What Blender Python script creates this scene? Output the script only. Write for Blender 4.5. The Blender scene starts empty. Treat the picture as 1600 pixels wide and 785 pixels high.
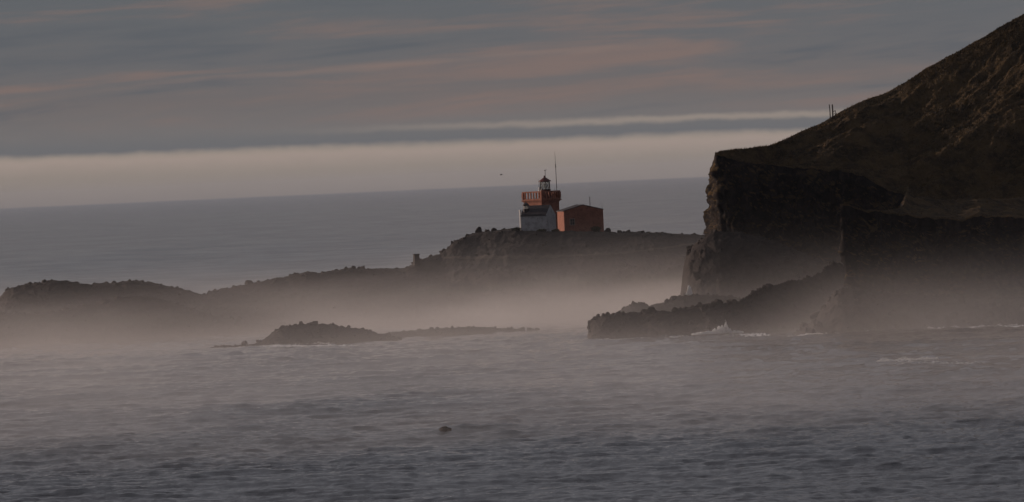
import bpy, bmesh, math, random
import numpy as np
from mathutils import Vector, Matrix
from mathutils.bvhtree import BVHTree

R = math.radians
scene = bpy.context.scene
C = scene.collection
random.seed(7)
rng = np.random.default_rng(11)

# ------------------------------------------------------------------ camera
HC = 32.0                      # eye height above the sea (a clifftop across the bay)
F = 13333.0                    # focal length in photo pixels (300 mm on 36 mm, 1600 px)
TH = R(2.58)                   # the photograph leans: horizon climbs to the right
EYE = 109.0                    # image centre is this many px below eye level
CT, ST = math.cos(TH), math.sin(TH)
pitch = math.atan(EYE / F)
cam = bpy.data.cameras.new('camera')
cam.sensor_width = 36.0
cam.lens = 300.0
cam.clip_start = 1.0
cam.clip_end = 300000.0
cam_o = bpy.data.objects.new('camera', cam)
C.objects.link(cam_o)
fw = Vector((0, math.cos(pitch), -math.sin(pitch)))
up0 = Vector((0, math.sin(pitch), math.cos(pitch)))
rt = Vector((1, 0, 0)) * CT - up0 * ST
up = Vector((1, 0, 0)) * ST + up0 * CT
m = Matrix((rt, up, -fw)).transposed().to_4x4()
m.translation = Vector((0, 0, HC))
cam_o.matrix_world = m
scene.camera = cam_o

# ------------------------------------------------------------------ sun and sky
SUN_EL, SUN_BACK = R(9.0), R(22.0)           # low sun on the left, a little beyond the lighthouse
sun_dir = Vector((-math.cos(SUN_BACK) * math.cos(SUN_EL), math.sin(SUN_BACK) * math.cos(SUN_EL), math.sin(SUN_EL)))
sl = bpy.data.lights.new('sun', 'SUN')
sl.energy = 3.1
sl.angle = R(0.6)
sl.color = (1.0, 0.76, 0.62)
so = bpy.data.objects.new('sun', sl)
C.objects.link(so)
so.rotation_euler = sun_dir.to_track_quat('Z', 'Y').to_euler()

def s2l(c):
    return tuple((v / 255 / 12.92) if v / 255 <= 0.04045 else ((v / 255 + 0.055) / 1.055) ** 2.4 for v in c)

class NT:
    """small helper for building node trees"""
    def __init__(self, tree):
        self.t = tree
        tree.nodes.clear()
    def n(self, typ, ins=None, **props):
        nd = self.t.nodes.new(typ)
        for k, v in props.items():
            setattr(nd, k, v)
        for k, v in (ins or {}).items():
            self.set(nd.inputs[k], v)
        return nd
    def set(self, sock, v):
        if isinstance(v, bpy.types.NodeSocket):
            self.t.links.new(v, sock)
        else:
            sock.default_value = v
    def math(self, op, a, b=None, c=None, clamp=False):
        nd = self.t.nodes.new('ShaderNodeMath')
        nd.operation = op
        nd.use_clamp = clamp
        for i, v in enumerate((a, b, c)):
            if v is not None:
                self.set(nd.inputs[i], v)
        return nd.outputs[0]
    def mix(self, fac, a, b):
        nd = self.t.nodes.new('ShaderNodeMix')
        nd.data_type = 'RGBA'
        self.set(nd.inputs[0], fac)
        self.set(nd.inputs[6], a if isinstance(a, bpy.types.NodeSocket) else (*a[:3], 1))
        self.set(nd.inputs[7], b if isinstance(b, bpy.types.NodeSocket) else (*b[:3], 1))
        return nd.outputs[2]
    def ramp(self, fac, stops, interp='EASE'):
        nd = self.t.nodes.new('ShaderNodeValToRGB')
        cr = nd.color_ramp
        cr.interpolation = interp
        while len(cr.elements) < len(stops):
            cr.elements.new(0.5)
        for e, (p, c) in zip(cr.elements, stops):
            e.position = p
            e.color = (*c, 1) if len(c) == 3 else c
        self.set(nd.inputs[0], fac)
        return nd.outputs[0]
    def noise(self, vec, scale, detail=2.0, rough=0.5, dist=0.0):
        nd = self.n('ShaderNodeTexNoise', {'Vector': vec, 'Scale': scale, 'Detail': detail, 'Roughness': rough, 'Distortion': dist})
        return nd.outputs['Fac']
    def sstep(self, v, a, b):
        nd = self.n('ShaderNodeMapRange', {'Value': v, 'From Min': a, 'From Max': b, 'To Min': 0.0, 'To Max': 1.0},
                    interpolation_type='SMOOTHSTEP')
        return nd.outputs[0]
    def comb(self, x, y, z):
        return self.n('ShaderNodeCombineXYZ', {0: x, 1: y, 2: z}).outputs[0]

world = bpy.data.worlds.new('World')
scene.world = world
world.use_nodes = True
w = NT(world.node_tree)
tc = w.n('ShaderNodeTexCoord')
sep = w.n('ShaderNodeSeparateXYZ', {0: tc.outputs['Generated']})
el = w.math('MULTIPLY', w.math('ARCSINE', sep.outputs[2]), F)         # elevation and bearing, 1 unit = 1/13333 rad
az = w.math('MULTIPLY', w.math('ARCTAN2', sep.outputs[0], sep.outputs[1]), F)
# slow wander of the cloud bands
wv = w.comb(w.math('MULTIPLY', az, 0.0035), w.math('MULTIPLY', el, 0.02), 0.0)
wander = w.math('SUBTRACT', w.noise(wv, 1.0, 3.0, 0.55), 0.5)
fine = w.math('SUBTRACT', w.noise(w.comb(w.math('MULTIPLY', az, 0.022), w.math('MULTIPLY', el, 0.03), 3.0), 1.0, 3.0, 0.6), 0.5)
tilt = w.math('MULTIPLY', az, 0.010)
h = w.math('ADD', w.math('ADD', el, tilt), w.math('ADD', w.math('MULTIPLY', wander, 10.0), w.math('MULTIPLY', fine, 10.0)))
hn = w.math('DIVIDE', w.math('ADD', h, 20.0), 1000.0, clamp=True)
def hp(v):
    return (v + 20.0) / 1000.0
base = w.ramp(hn, [
    (hp(-12), s2l((123, 114, 109))), (hp(4), s2l((132, 122, 115))), (hp(30), s2l((141, 130, 121))),
    (hp(53), s2l((157, 142, 133))), (hp(60), s2l((150, 138, 128))), (hp(69), s2l((101, 102, 105))),
    (hp(80), s2l((104, 104, 106))), (hp(94), s2l((110, 107, 107))), (hp(140), s2l((107, 102, 102))),
    (hp(200), s2l((100, 100, 103))), (hp(290), s2l((93, 97, 102))), (hp(900), s2l((104, 104, 110)))], 'LINEAR')
# long pink streaks of lit altocumulus, dipping a little to the left
e2 = w.math('SUBTRACT', el, w.math('MULTIPLY', az, 0.040))
p1 = w.noise(w.comb(w.math('MULTIPLY', az, 0.0016), w.math('MULTIPLY', e2, 0.017), 1.7), 1.0, 4.0, 0.55, 0.6)
p2 = w.noise(w.comb(w.math('MULTIPLY', az, 0.005), w.math('MULTIPLY', e2, 0.055), 8.2), 1.0, 4.0, 0.6, 0.4)
streak = w.math('ADD', w.math('MULTIPLY', p1, 0.72), w.math('MULTIPLY', p2, 0.28))
pink_f = w.sstep(streak, 0.49, 0.66)
zone = w.math('MULTIPLY', w.sstep(h, 84.0, 125.0), w.math('SUBTRACT', 1.0, w.math('MULTIPLY', w.sstep(h, 240.0, 420.0), 0.6)))
dark_f = w.math('MULTIPLY', w.math('SUBTRACT', 1.0, w.sstep(streak, 0.36, 0.50)), zone)
col = w.mix(w.math('MULTIPLY', w.math('MULTIPLY', pink_f, zone), 0.85), base, s2l((124, 107, 102)))
col = w.mix(w.math('MULTIPLY', dark_f, 0.75), col, s2l((86, 91, 98)))
# the one hard pink line across the middle
line_c = w.math('ADD', w.math('ADD', 196.0, w.math('MULTIPLY', az, 0.040)), w.math('MULTIPLY', wander, 26.0))
ld = w.math('ABSOLUTE', w.math('DIVIDE', w.math('SUBTRACT', el, line_c), 7.0))
lf = w.math('MULTIPLY', w.math('SUBTRACT', 1.0, w.sstep(ld, 0.0, 1.0)),
            w.math('MULTIPLY', w.sstep(az, -800.0, -300.0), w.math('SUBTRACT', 1.0, w.sstep(az, 100.0, 330.0))))
col = w.mix(w.math('MULTIPLY', lf, w.math('ADD', 0.15, w.math('MULTIPLY', p2, 0.4))), col, s2l((136, 116, 108)))
# thin second bright slit above the dark bar, stronger to the right
bd = w.math('ABSOLUTE', w.math('DIVIDE', w.math('SUBTRACT', h, 89.0), 9.0))
bf = w.math('MULTIPLY', w.math('SUBTRACT', 1.0, w.sstep(bd, 0.0, 1.0)), w.sstep(az, -450.0, 250.0))
col = w.mix(w.math('MULTIPLY', bf, 0.85), col, s2l((146, 135, 126)))
sky = w.n('ShaderNodeTexSky', sky_type='NISHITA', sun_disc=False, sun_elevation=SUN_EL,
          sun_rotation=math.atan2(sun_dir.x, sun_dir.y), air_density=1.0, dust_density=2.0, ozone_density=1.0)
bg_sky = w.n('ShaderNodeBackground', {'Color': sky.outputs[0], 'Strength': 0.05})
bg_cl = w.n('ShaderNodeBackground', {'Color': col, 'Strength': 1.0})
mixw = w.n('ShaderNodeMixShader', {0: 0.94, 1: bg_sky.outputs[0], 2: bg_cl.outputs[0]})      # nearly closed cloud deck
w.n('ShaderNodeOutputWorld', {'Surface': mixw.outputs[0]})

vs = scene.view_settings
vs.view_transform = 'Standard'
vs.look = 'None'
vs.exposure = 0.10
vs.gamma = 1.0
vs.use_curve_mapping = False
scene.render.engine = 'CYCLES'
cy = scene.cycles
cy.use_denoising = True
cy.use_adaptive_sampling = True
cy.adaptive_threshold = 0.015
cy.max_bounces = 6
cy.diffuse_bounces = 2
cy.glossy_bounces = 2
cy.transmission_bounces = 4
cy.volume_bounces = 2
cy.transparent_max_bounces = 8
cy.volume_step_rate = 1.0
cy.volume_max_steps = 256
cy.sample_clamp_indirect = 4.0

# ------------------------------------------------------------------ helpers
def unroll(px, py):
    dx, dy = np.asarray(px, float) - 800.0, np.asarray(py, float) - 392.5
    return dx * CT - dy * ST, dx * ST + dy * CT + EYE

def W(px, py, d):
    """photo pixel seen at distance d (m) -> world x, z"""
    u, v = unroll(px, py)
    return u / F * d, HC - v / F * d

def lerp_pts(pts, x, k=1):
    return np.interp(x, [p[0] for p in pts], [p[k] for p in pts])

_perm = rng.permutation(4096)
_grad = rng.normal(size=(4096, 3))
_grad /= np.linalg.norm(_grad, axis=1)[:, None]
def perlin(x, y, z):
    x, y, z = np.broadcast_arrays(np.asarray(x, float), np.asarray(y, float), np.asarray(z, float))
    xi, yi, zi = np.floor(x).astype(int), np.floor(y).astype(int), np.floor(z).astype(int)
    xf, yf, zf = x - xi, y - yi, z - zi
    def fade(t): return t * t * t * (t * (t * 6 - 15) + 10)
    u, v, ww = fade(xf), fade(yf), fade(zf)
    out = 0
    for i in (0, 1):
        for j in (0, 1):
            for k in (0, 1):
                hsh = _perm[(_perm[(_perm[(xi + i) & 4095] + yi + j) & 4095] + zi + k) & 4095]
                g = _grad[hsh]
                dot = g[..., 0] * (xf - i) + g[..., 1] * (yf - j) + g[..., 2] * (zf - k)
                out = out + dot * (u if i else 1 - u) * (v if j else 1 - v) * (ww if k else 1 - ww)
    return out
def fbm(x, y, z, oct=4, gain=0.5):
    s, a = 0, 1.0
    for o in range(oct):
        s = s + a * perlin(np.asarray(x) * 2 ** o + 17.3 * o, np.asarray(y) * 2 ** o, np.asarray(z) * 2 ** o)
        a *= gain
    return s
def billow(x, y, z, oct=3, gain=0.5):
    s, a = 0, 1.0
    for o in range(oct):
        s = s + a * (np.abs(perlin(np.asarray(x) * 2 ** o + 9.1 * o, np.asarray(y) * 2 ** o, np.asarray(z) * 2 ** o)) * 2 - 0.5)
        a *= gain
    return s

def grid_faces(nr, nc, off=0):
    a = np.arange(nr * nc).reshape(nr, nc) + off
    return np.stack([a[:-1, :-1], a[:-1, 1:], a[1:, 1:], a[1:, :-1]], -1).reshape(-1, 4)

def mesh_np(name, co, faces, smooth=True):
    me = bpy.data.meshes.new(name)
    co = np.asarray(co, np.float32).reshape(-1, 3)
    faces = np.asarray(faces, np.int32)
    k = faces.shape[1]
    me.vertices.add(len(co))
    me.vertices.foreach_set('co', co.ravel())
    me.loops.add(len(faces) * k)
    me.loops.foreach_set('vertex_index', faces.ravel())
    me.polygons.add(len(faces))
    me.polygons.foreach_set('loop_start', np.arange(0, len(faces) * k, k, dtype=np.int32))
    me.polygons.foreach_set('loop_total', np.full(len(faces), k, np.int32))
    me.polygons.foreach_set('use_smooth', np.full(len(faces), smooth))
    me.update(calc_edges=True)
    me.validate()
    return me

def add(name, me, mat=None, parent=None, label=None, cat=None, group=None, kind=None):
    o = bpy.data.objects.new(name, me)
    C.objects.link(o)
    if mat is not None and me is not None and len(me.materials) == 0:
        me.materials.append(mat)
    if parent is not None:
        o.parent = parent
    for k, v in (('label', label), ('category', cat), ('group', group), ('kind', kind)):
        if v:
            o[k] = v
    return o

def empty(name, loc, rz=0.0, **kw):
    o = add(name, None, **kw)
    o.location = loc
    o.rotation_euler = (0, 0, rz)
    return o

class MB:
    """collects simple solids into one mesh"""
    def __init__(self):
        self.v, self.f = [], []
    def poly(self, vs, fs):
        o = len(self.v)
        self.v += [tuple(p) for p in vs]
        self.f += [tuple(i + o for i in f) for f in fs]
        return self
    def box(self, x0, x1, y0, y1, z0, z1):
        return self.poly([(x0, y0, z0), (x1, y0, z0), (x1, y1, z0), (x0, y1, z0), (x0, y0, z1), (x1, y0, z1), (x1, y1, z1), (x0, y1, z1)],
                         [(0, 3, 2, 1), (4, 5, 6, 7), (0, 1, 5, 4), (1, 2, 6, 5), (2, 3, 7, 6), (3, 0, 4, 7)])
    def prism(self, pts, y0, y1):
        """outline in x,z pushed along y"""
        n = len(pts)
        vs = [(x, y0, z) for x, z in pts] + [(x, y1, z) for x, z in pts]
        fs = [tuple(range(n)), tuple(range(2 * n - 1, n - 1, -1))]
        fs += [(i, i + n, (i + 1) % n + n, (i + 1) % n) for i in range(n)]
        return self.poly(vs, fs)
    def lathe(self, prof, n=12, c=(0, 0), a0=0.0):
        """profile of (radius, z) spun round a vertical axis"""
        vs = []
        for r, z in prof:
            for i in range(n):
                a = a0 + 2 * math.pi * i / n
                vs.append((c[0] + r * math.cos(a), c[1] + r * math.sin(a), z))
        fs = []
        for j in range(len(prof) - 1):
            for i in range(n):
                fs.append((j * n + i, j * n + (i + 1) % n, (j + 1) * n + (i + 1) % n, (j + 1) * n + i))
        fs.append(tuple(range(n))[::-1])
        fs.append(tuple((len(prof) - 1) * n + i for i in range(n)))
        return self.poly(vs, fs)
    def rod(self, p, q, r, r2=None, n=6):
        p, q = Vector(p), Vector(q)
        r2 = r if r2 is None else r2
        ax = (q - p).normalized()
        a = ax.orthogonal().normalized()
        b = ax.cross(a)
        vs = [tuple(p + (a * math.cos(t) + b * math.sin(t)) * r) for t in [2 * math.pi * i / n for i in range(n)]]
        vs += [tuple(q + (a * math.cos(t) + b * math.sin(t)) * r2) for t in [2 * math.pi * i / n for i in range(n)]]
        fs = [(i, (i + 1) % n, (i + 1) % n + n, i + n) for i in range(n)] + [tuple(range(n))[::-1], tuple(range(n, 2 * n))]
        return self.poly(vs, fs)
    def mesh(self, name):
        me = bpy.data.meshes.new(name)
        me.from_pydata(self.v, [], self.f)
        bm = bmesh.new()
        bm.from_mesh(me)
        bmesh.ops.recalc_face_normals(bm, faces=bm.faces)
        bm.to_mesh(me)
        bm.free()
        return me
    def build(self, name, mat, parent=None, **kw):
        return add(name, self.mesh(name), mat, parent, **kw)

# ------------------------------------------------------------------ materials
def surf(name, colf, rough=0.85, bump=None, spec=0.3, **extra):
    mt = bpy.data.materials.new(name)
    mt.use_nodes = True
    t = NT(mt.node_tree)
    pos = t.n('ShaderNodeNewGeometry').outputs['Position']
    b = t.n('ShaderNodeBsdfPrincipled', {'Roughness': rough, 'Specular IOR Level': spec})
    t.set(b.inputs['Base Color'], colf(t, pos) if callable(colf) else (*colf, 1))
    for k, v in extra.items():
        t.set(b.inputs[k], v)
    if bump:
        bn = t.n('ShaderNodeBump', {'Height': bump[0](t, pos), 'Strength': bump[1], 'Distance': bump[2]})
        t.set(b.inputs['Normal'], bn.outputs[0])
    t.n('ShaderNodeOutputMaterial', {'Surface': b.outputs[0]})
    return mt

def two(c1, c2, scale, detail=5, lo=0.35, hi=0.65, c3=None, s3=None):
    def f(t, p):
        c = t.mix(t.sstep(t.noise(p, scale, detail, 0.6), lo, hi), c1, c2)
        if c3:
            c = t.mix(t.math('MULTIPLY', t.sstep(t.noise(p, s3, 4, 0.6), 0.5, 0.68), 0.8), c, c3)
        return c
    return f
M = {}
M['rock'] = surf('dark basalt', two((0.015, 0.012, 0.012), (0.030, 0.024, 0.022), 0.35, c3=(0.043, 0.033, 0.028), s3=0.9),
                 0.9, (lambda t, p: t.noise(p, 1.6, 6, 0.65), 0.9, 0.5))
M['boulder'] = surf('lava boulder', two((0.018, 0.015, 0.014), (0.038, 0.030, 0.027), 0.8), 0.9,
                    (lambda t, p: t.noise(p, 3.0, 4, 0.6), 0.7, 0.2))

def head_col(t, p):
    """grass where the ground lies back, bare rock where it stands up"""
    nz = t.n('ShaderNodeSeparateXYZ', {0: t.n('ShaderNodeNewGeometry').outputs['True Normal']}).outputs[2]
    jig = t.math('MULTIPLY', t.math('SUBTRACT', t.noise(p, 0.5, 4, 0.6), 0.5), 0.35)
    g = t.sstep(t.math('ADD', nz, jig), 0.28, 0.46)
    grass = t.mix(t.sstep(t.noise(p, 0.16, 5, 0.62), 0.38, 0.64), (0.022, 0.0155, 0.0075), (0.078, 0.051, 0.023))
    grass = t.mix(t.math('MULTIPLY', t.sstep(t.noise(p, 0.9, 4, 0.65), 0.48, 0.66), 0.6), grass, (0.100, 0.064, 0.030))
    mp = t.n('ShaderNodeMapping', {'Vector': p, 'Scale': (0.40, 0.40, 0.16)}).outputs[0]
    rock = t.mix(t.sstep(t.noise(p, 0.5, 6, 0.65), 0.38, 0.66), (0.011, 0.009, 0.009), (0.030, 0.023, 0.021))
    rock = t.mix(t.math('MULTIPLY', t.sstep(t.noise(mp, 1.6, 4, 0.6, 1.5), 0.60, 0.70), 0.6), rock, (0.070, 0.042, 0.032))
    return t.mix(g, rock, grass)
M['head'] = surf('headland grass and cliff', head_col, 0.95, (lambda t, p: t.noise(p, 1.3, 7, 0.7), 1.0, 0.5), 0.15)
M['grass'] = surf('dry grass', two((0.035, 0.027, 0.013), (0.11, 0.075, 0.038), 0.3), 0.9, None, 0.1)
M['path'] = surf('pale trodden path', two((0.05, 0.042, 0.036), (0.085, 0.07, 0.058), 1.2), 0.95)
M['shrub'] = surf('dark coastal scrub', two((0.018, 0.022, 0.010), (0.050, 0.050, 0.025), 0.9), 0.9)
M['foam'] = surf('white water', (0.80, 0.81, 0.82), 0.7, None, 0.2)
M['orange'] = surf('orange lime render', two((0.21, 0.088, 0.060), (0.285, 0.124, 0.087), 0.7, c3=(0.135, 0.054, 0.040), s3=1.7), 0.9,
                   (lambda t, p: t.noise(p, 9.0, 4, 0.6), 0.3, 0.02))
M['white'] = surf('weathered whitewash', two((0.34, 0.35, 0.38), (0.43, 0.44, 0.47), 0.8, c3=(0.25, 0.25, 0.26), s3=1.3), 0.9,
                  (lambda t, p: t.noise(p, 9.0, 4, 0.6), 0.3, 0.02))
M['roof'] = surf('dark slate roof', two((0.030, 0.027, 0.032), (0.055, 0.046, 0.050), 1.6), 0.7)
M['redmetal'] = surf('oxblood painted iron', two((0.075, 0.022, 0.022), (0.12, 0.034, 0.030), 1.5), 0.55)
M['iron'] = surf('dark iron', (0.03, 0.027, 0.028), 0.5)
M['whitepaint'] = surf('white gloss paint', (0.75, 0.73, 0.70), 0.35)
M['frame'] = surf('pale window frame', (0.30, 0.24, 0.22), 0.7)
M['pane'] = surf('dark window pane', (0.02, 0.022, 0.026), 0.08, None, 0.5)
M['wood'] = surf('weathered grey wood', two((0.020, 0.019, 0.022), (0.05, 0.045, 0.044), 2.0), 0.9)
M['bird'] = surf('dark plumage', (0.05, 0.048, 0.05), 0.8)
M['lens'] = surf('lens glass', (0.75, 0.78, 0.78), 0.05, None, 0.6, **{'Transmission Weight': 0.5})
gl = bpy.data.materials.new('lantern glazing')
gl.use_nodes = True
g_ = NT(gl.node_tree)
g_.n('ShaderNodeOutputMaterial', {'Surface': g_.n('ShaderNodeMixShader', {
    0: 0.18, 1: g_.n('ShaderNodeBsdfTransparent', {'Color': (0.92, 0.95, 0.95, 1)}).outputs[0],
    2: g_.n('ShaderNodeBsdfGlossy', {'Color': (1, 1, 1, 1), 'Roughness': 0.05}).outputs[0]}).outputs[0]})
M['glazing'] = gl
mk = bpy.data.materials.new('milk glass')
mk.use_nodes = True
g_ = NT(mk.node_tree)
g_.n('ShaderNodeOutputMaterial', {'Surface': g_.n('ShaderNodeMixShader', {
    0: 0.6, 1: g_.n('ShaderNodeBsdfDiffuse', {'Color': (0.85, 0.85, 0.84, 1)}).outputs[0],
    2: g_.n('ShaderNodeBsdfTranslucent', {'Color': (0.9, 0.9, 0.88, 1)}).outputs[0]}).outputs[0]})
M['milk'] = mk

def sea_mat():
    mt = bpy.data.materials.new('sea water')
    mt.use_nodes = True
    t = NT(mt.node_tree)
    p = t.n('ShaderNodeNewGeometry').outputs['Position']
    b = t.n('ShaderNodeBsdfPrincipled', {'Roughness': 0.07, 'IOR': 1.333, 'Specular IOR Level': 0.5})
    def st(sx, sy):
        return t.n('ShaderNodeMapping', {'Vector': p, 'Scale': (sx, sy, 1.0)}).outputs[0]
    hgt = t.math('ADD', t.math('MULTIPLY', t.noise(st(1.5, 0.5), 1.0, 5, 0.7), 0.55),
                 t.math('ADD', t.math('MULTIPLY', t.noise(st(0.16, 0.07), 1.0, 4, 0.6), 0.45),
                        t.math('MULTIPLY', t.noise(st(0.022, 0.010), 1.0, 3, 0.55), 1.4)))
    yy = t.n('ShaderNodeSeparateXYZ', {0: p}).outputs[1]
    far = t.sstep(yy, 1900.0, 3400.0)
    n1, n2, n3 = t.noise(st(0.075, 0.014), 1.0, 3, 0.6, 0.4), t.noise(st(0.016, 0.0026), 1.0, 4, 0.65, 0.5), t.noise(st(0.55, 0.10), 1.0, 5, 0.7, 0.3)
    w1, w2 = t.math('ADD', 0.30, t.math('MULTIPLY', far, 0.10)), t.math('ADD', 0.22, t.math('MULTIPLY', far, 0.38))
    w3 = t.math('SUBTRACT', t.math('SUBTRACT', 1.0, w1), w2)
    pa = t.math('ADD', t.math('ADD', t.math('MULTIPLY', n1, w1), t.math('MULTIPLY', n2, w2)), t.math('MULTIPLY', n3, w3))
    patch = t.sstep(pa, 0.40, 0.62)
    bn = t.n('ShaderNodeBump', {'Height': hgt, 'Strength': t.math('ADD', 0.05, t.math('MULTIPLY', patch, 0.62)), 'Distance': 1.0})
    t.set(b.inputs['Normal'], bn.outputs[0])
    at = t.n('ShaderNodeAttribute', attribute_name='foam').outputs['Fac']
    fn = t.noise(st(1.6, 0.35), 1.0, 4, 0.7)
    ff = t.sstep(t.math('ADD', t.math('MULTIPLY', at, 0.75), t.math('MULTIPLY', t.math('SUBTRACT', fn, 0.5), 1.1)), 0.38, 0.62)
    ff = t.math('MULTIPLY', ff, t.sstep(at, 0.02, 0.15))
    t.set(b.inputs['Base Color'], t.mix(ff, (0.026, 0.027, 0.033), (0.75, 0.76, 0.77)))
    t.set(b.inputs['Roughness'], t.math('ADD', 0.07, t.math('MULTIPLY', ff, 0.6)))
    t.n('ShaderNodeOutputMaterial', {'Surface': b.outputs[0]})
    return mt
M['sea'] = sea_mat()

# ------------------------------------------------------------------ sea
def ocean_tile(N, L, wind, wdir, cut_lo, cut_hi, rms, seed, tail=4.0):
    g = np.random.default_rng(seed)
    k1 = 2 * np.pi * np.fft.fftfreq(N, L / N)
    kx, ky = np.meshgrid(k1, k1, indexing='xy')
    k = np.hypot(kx, ky)
    k[0, 0] = 1
    Lw = wind ** 2 / 9.81
    cosf = (kx * math.cos(wdir) + ky * math.sin(wdir)) / k
    P = np.exp(-1 / (k * Lw) ** 2) / k ** tail * (np.abs(cosf) ** 2 * np.where(cosf > 0, 1, 0.3) + 0.16)
    P *= np.exp(-(k * cut_lo / 6.28) ** 2) * (1 - np.exp(-(k * cut_hi / 6.28) ** 2))
    P[0, 0] = 0
    hh = np.fft.ifft2(np.sqrt(P) * (g.normal(size=(N, N)) + 1j * g.normal(size=(N, N)))).real
    return hh / hh.std() * rms
def tile_at(tile, L, x, y):
    N = tile.shape[0]
    fx, fy = x / L * N, y / L * N
    xi, yi = np.floor(fx).astype(int), np.floor(fy).astype(int)
    a, b = fx - xi, fy - yi
    g = lambda i, j: tile[(yi + j) % N, (xi + i) % N]
    return (g(0, 0) * (1 - a) + g(1, 0) * a) * (1 - b) + (g(0, 1) * (1 - a) + g(1, 1) * a) * b

foam_lines = []          # (world polyline, half width m, strength)
def foam_px(pts, width, strength):
    out = []
    for px, py in pts:
        u, v = unroll(px, py)
        d = HC * F / v
        out.append((u / F * d, d))
    foam_lines.append((np.array(out), width, strength))
foam_px([(955, 531), (1010, 528), (1060, 525), (1110, 522), (1150, 522), (1185, 524)], 5, 0.75)
foam_px([(1245, 524), (1290, 521), (1335, 520)], 5, 0.8)
foam_px([(1440, 517), (1500, 515), (1560, 513), (1640, 511)], 6, 0.85)
foam_px([(1335, 564), (1385, 562), (1420, 564), (1460, 567), (1500, 569), (1530, 569)], 5, 0.6)
foam_px([(375, 543), (420, 542), (470, 543), (510, 543), (560, 541)], 6, 0.85)
foam_px([(930, 534), (990, 531), (1060, 528), (1130, 526), (1200, 525), (1260, 523), (1340, 521), (1420, 518)], 3, 0.45)
foam_px([(890, 531), (915, 531), (930, 531)], 4, 0.6)
foam_px([(0, 538), (40, 536), (90, 538), (150, 536)], 7, 0.45)
foam_px([(680, 677), (695, 678), (712, 677)], 3, 0.35)

rows = [60.0]
while rows[-1] < 60000:
    d = rows[-1]
    if d < 780:
        stp = 40
    elif d < 2400:
        stp = 0.45 * d * d / (HC * F)
    else:
        stp = max(5.0, 0.6 * d * d / (HC * F))
    rows.append(d + stp)
rows = np.array(rows)
fine_c = np.linspace(-0.070, 0.070, 860)
side = 0.070 + np.geomspace(0.002, 1.4, 40)
cols = np.concatenate([-side[::-1], fine_c, side])
RR, AA = np.meshgrid(rows, cols, indexing='ij')
SX, SY = np.tan(np.clip(AA, -1.35, 1.35)) * RR, RR
t1 = ocean_tile(1024, 190.0, 5.2, R(-72), 0.5, 40.0, 0.145, 3, 3.4)
t2 = ocean_tile(256, 310.0, 13.0, R(-98), 10.0, 200.0, 0.22, 5)
fadeA = np.clip((3600 - RR) / 1800, 0.0, 1)
fadeB = np.clip((6000 - RR) / 3000, 0.0, 1) * 0.8 + 0.2 * (RR < 20000)
inside = np.clip((0.11 - np.abs(AA)) / 0.03, 0, 1)
gust = 0.75 + 0.7 * np.clip(fbm(SX / 160, SY / 420, 0.3, 2) + 0.25, 0, 1)
SZ = (tile_at(t1, 190.0, SX + 0.21 * SY, SY) * fadeA * gust + tile_at(t2, 310.0, SX, SY) * fadeB) * inside * (RR > 500)
# a sagging sheet far outside the fine fan is fine: it is flat there
sea_me = mesh_np('sea', np.stack([SX, SY, SZ], -1), grid_faces(len(rows), len(cols)))
fo = np.zeros(RR.shape)
for poly, wd, st_ in foam_lines:
    sel = (RR > poly[:, 1].min() - 40) & (RR < poly[:, 1].max() + 40)
    x, y = SX[sel], SY[sel]
    best = np.full(x.shape, 1e9)
    for a, b in zip(poly[:-1], poly[1:]):
        ab = b - a
        tt = np.clip(((x - a[0]) * ab[0] + (y - a[1]) * ab[1]) / (ab @ ab), 0, 1)
        best = np.minimum(best, np.hypot(x - a[0] - tt * ab[0], y - a[1] - tt * ab[1]))
    fo[sel] = np.maximum(fo[sel], st_ * np.exp(-(best / wd) ** 2))
at = sea_me.attributes.new('foam', 'FLOAT', 'POINT')
at.data.foreach_set('value', fo.ravel().astype(np.float32))
sea = add('sea', sea_me, M['sea'], kind='structure', label='grey rippled sea reaching to the horizon', cat='sea')

# ------------------------------------------------------------------ rocks and islands as lofted ridges
def hull_boulder(i):
    g = random.Random(100 + i)
    bm = bmesh.new()
    for k in range(17):
        z = g.uniform(-1, 1)
        a = g.uniform(0, 6.283)
        r = math.sqrt(1 - z * z) * g.uniform(0.82, 1.1)
        bm.verts.new((r * math.cos(a), r * math.sin(a) * 0.9, z * g.uniform(0.7, 0.95)))
    bmesh.ops.convex_hull(bm, input=bm.verts)
    bmesh.ops.delete(bm, geom=[v for v in bm.verts if not v.link_faces], context='VERTS')
    me = bpy.data.meshes.new('boulder')
    bm.to_mesh(me)
    bm.free()
    me.materials.append(M['boulder'])
    return me
BOULD = [hull_boulder(i) for i in range(8)]

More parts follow.
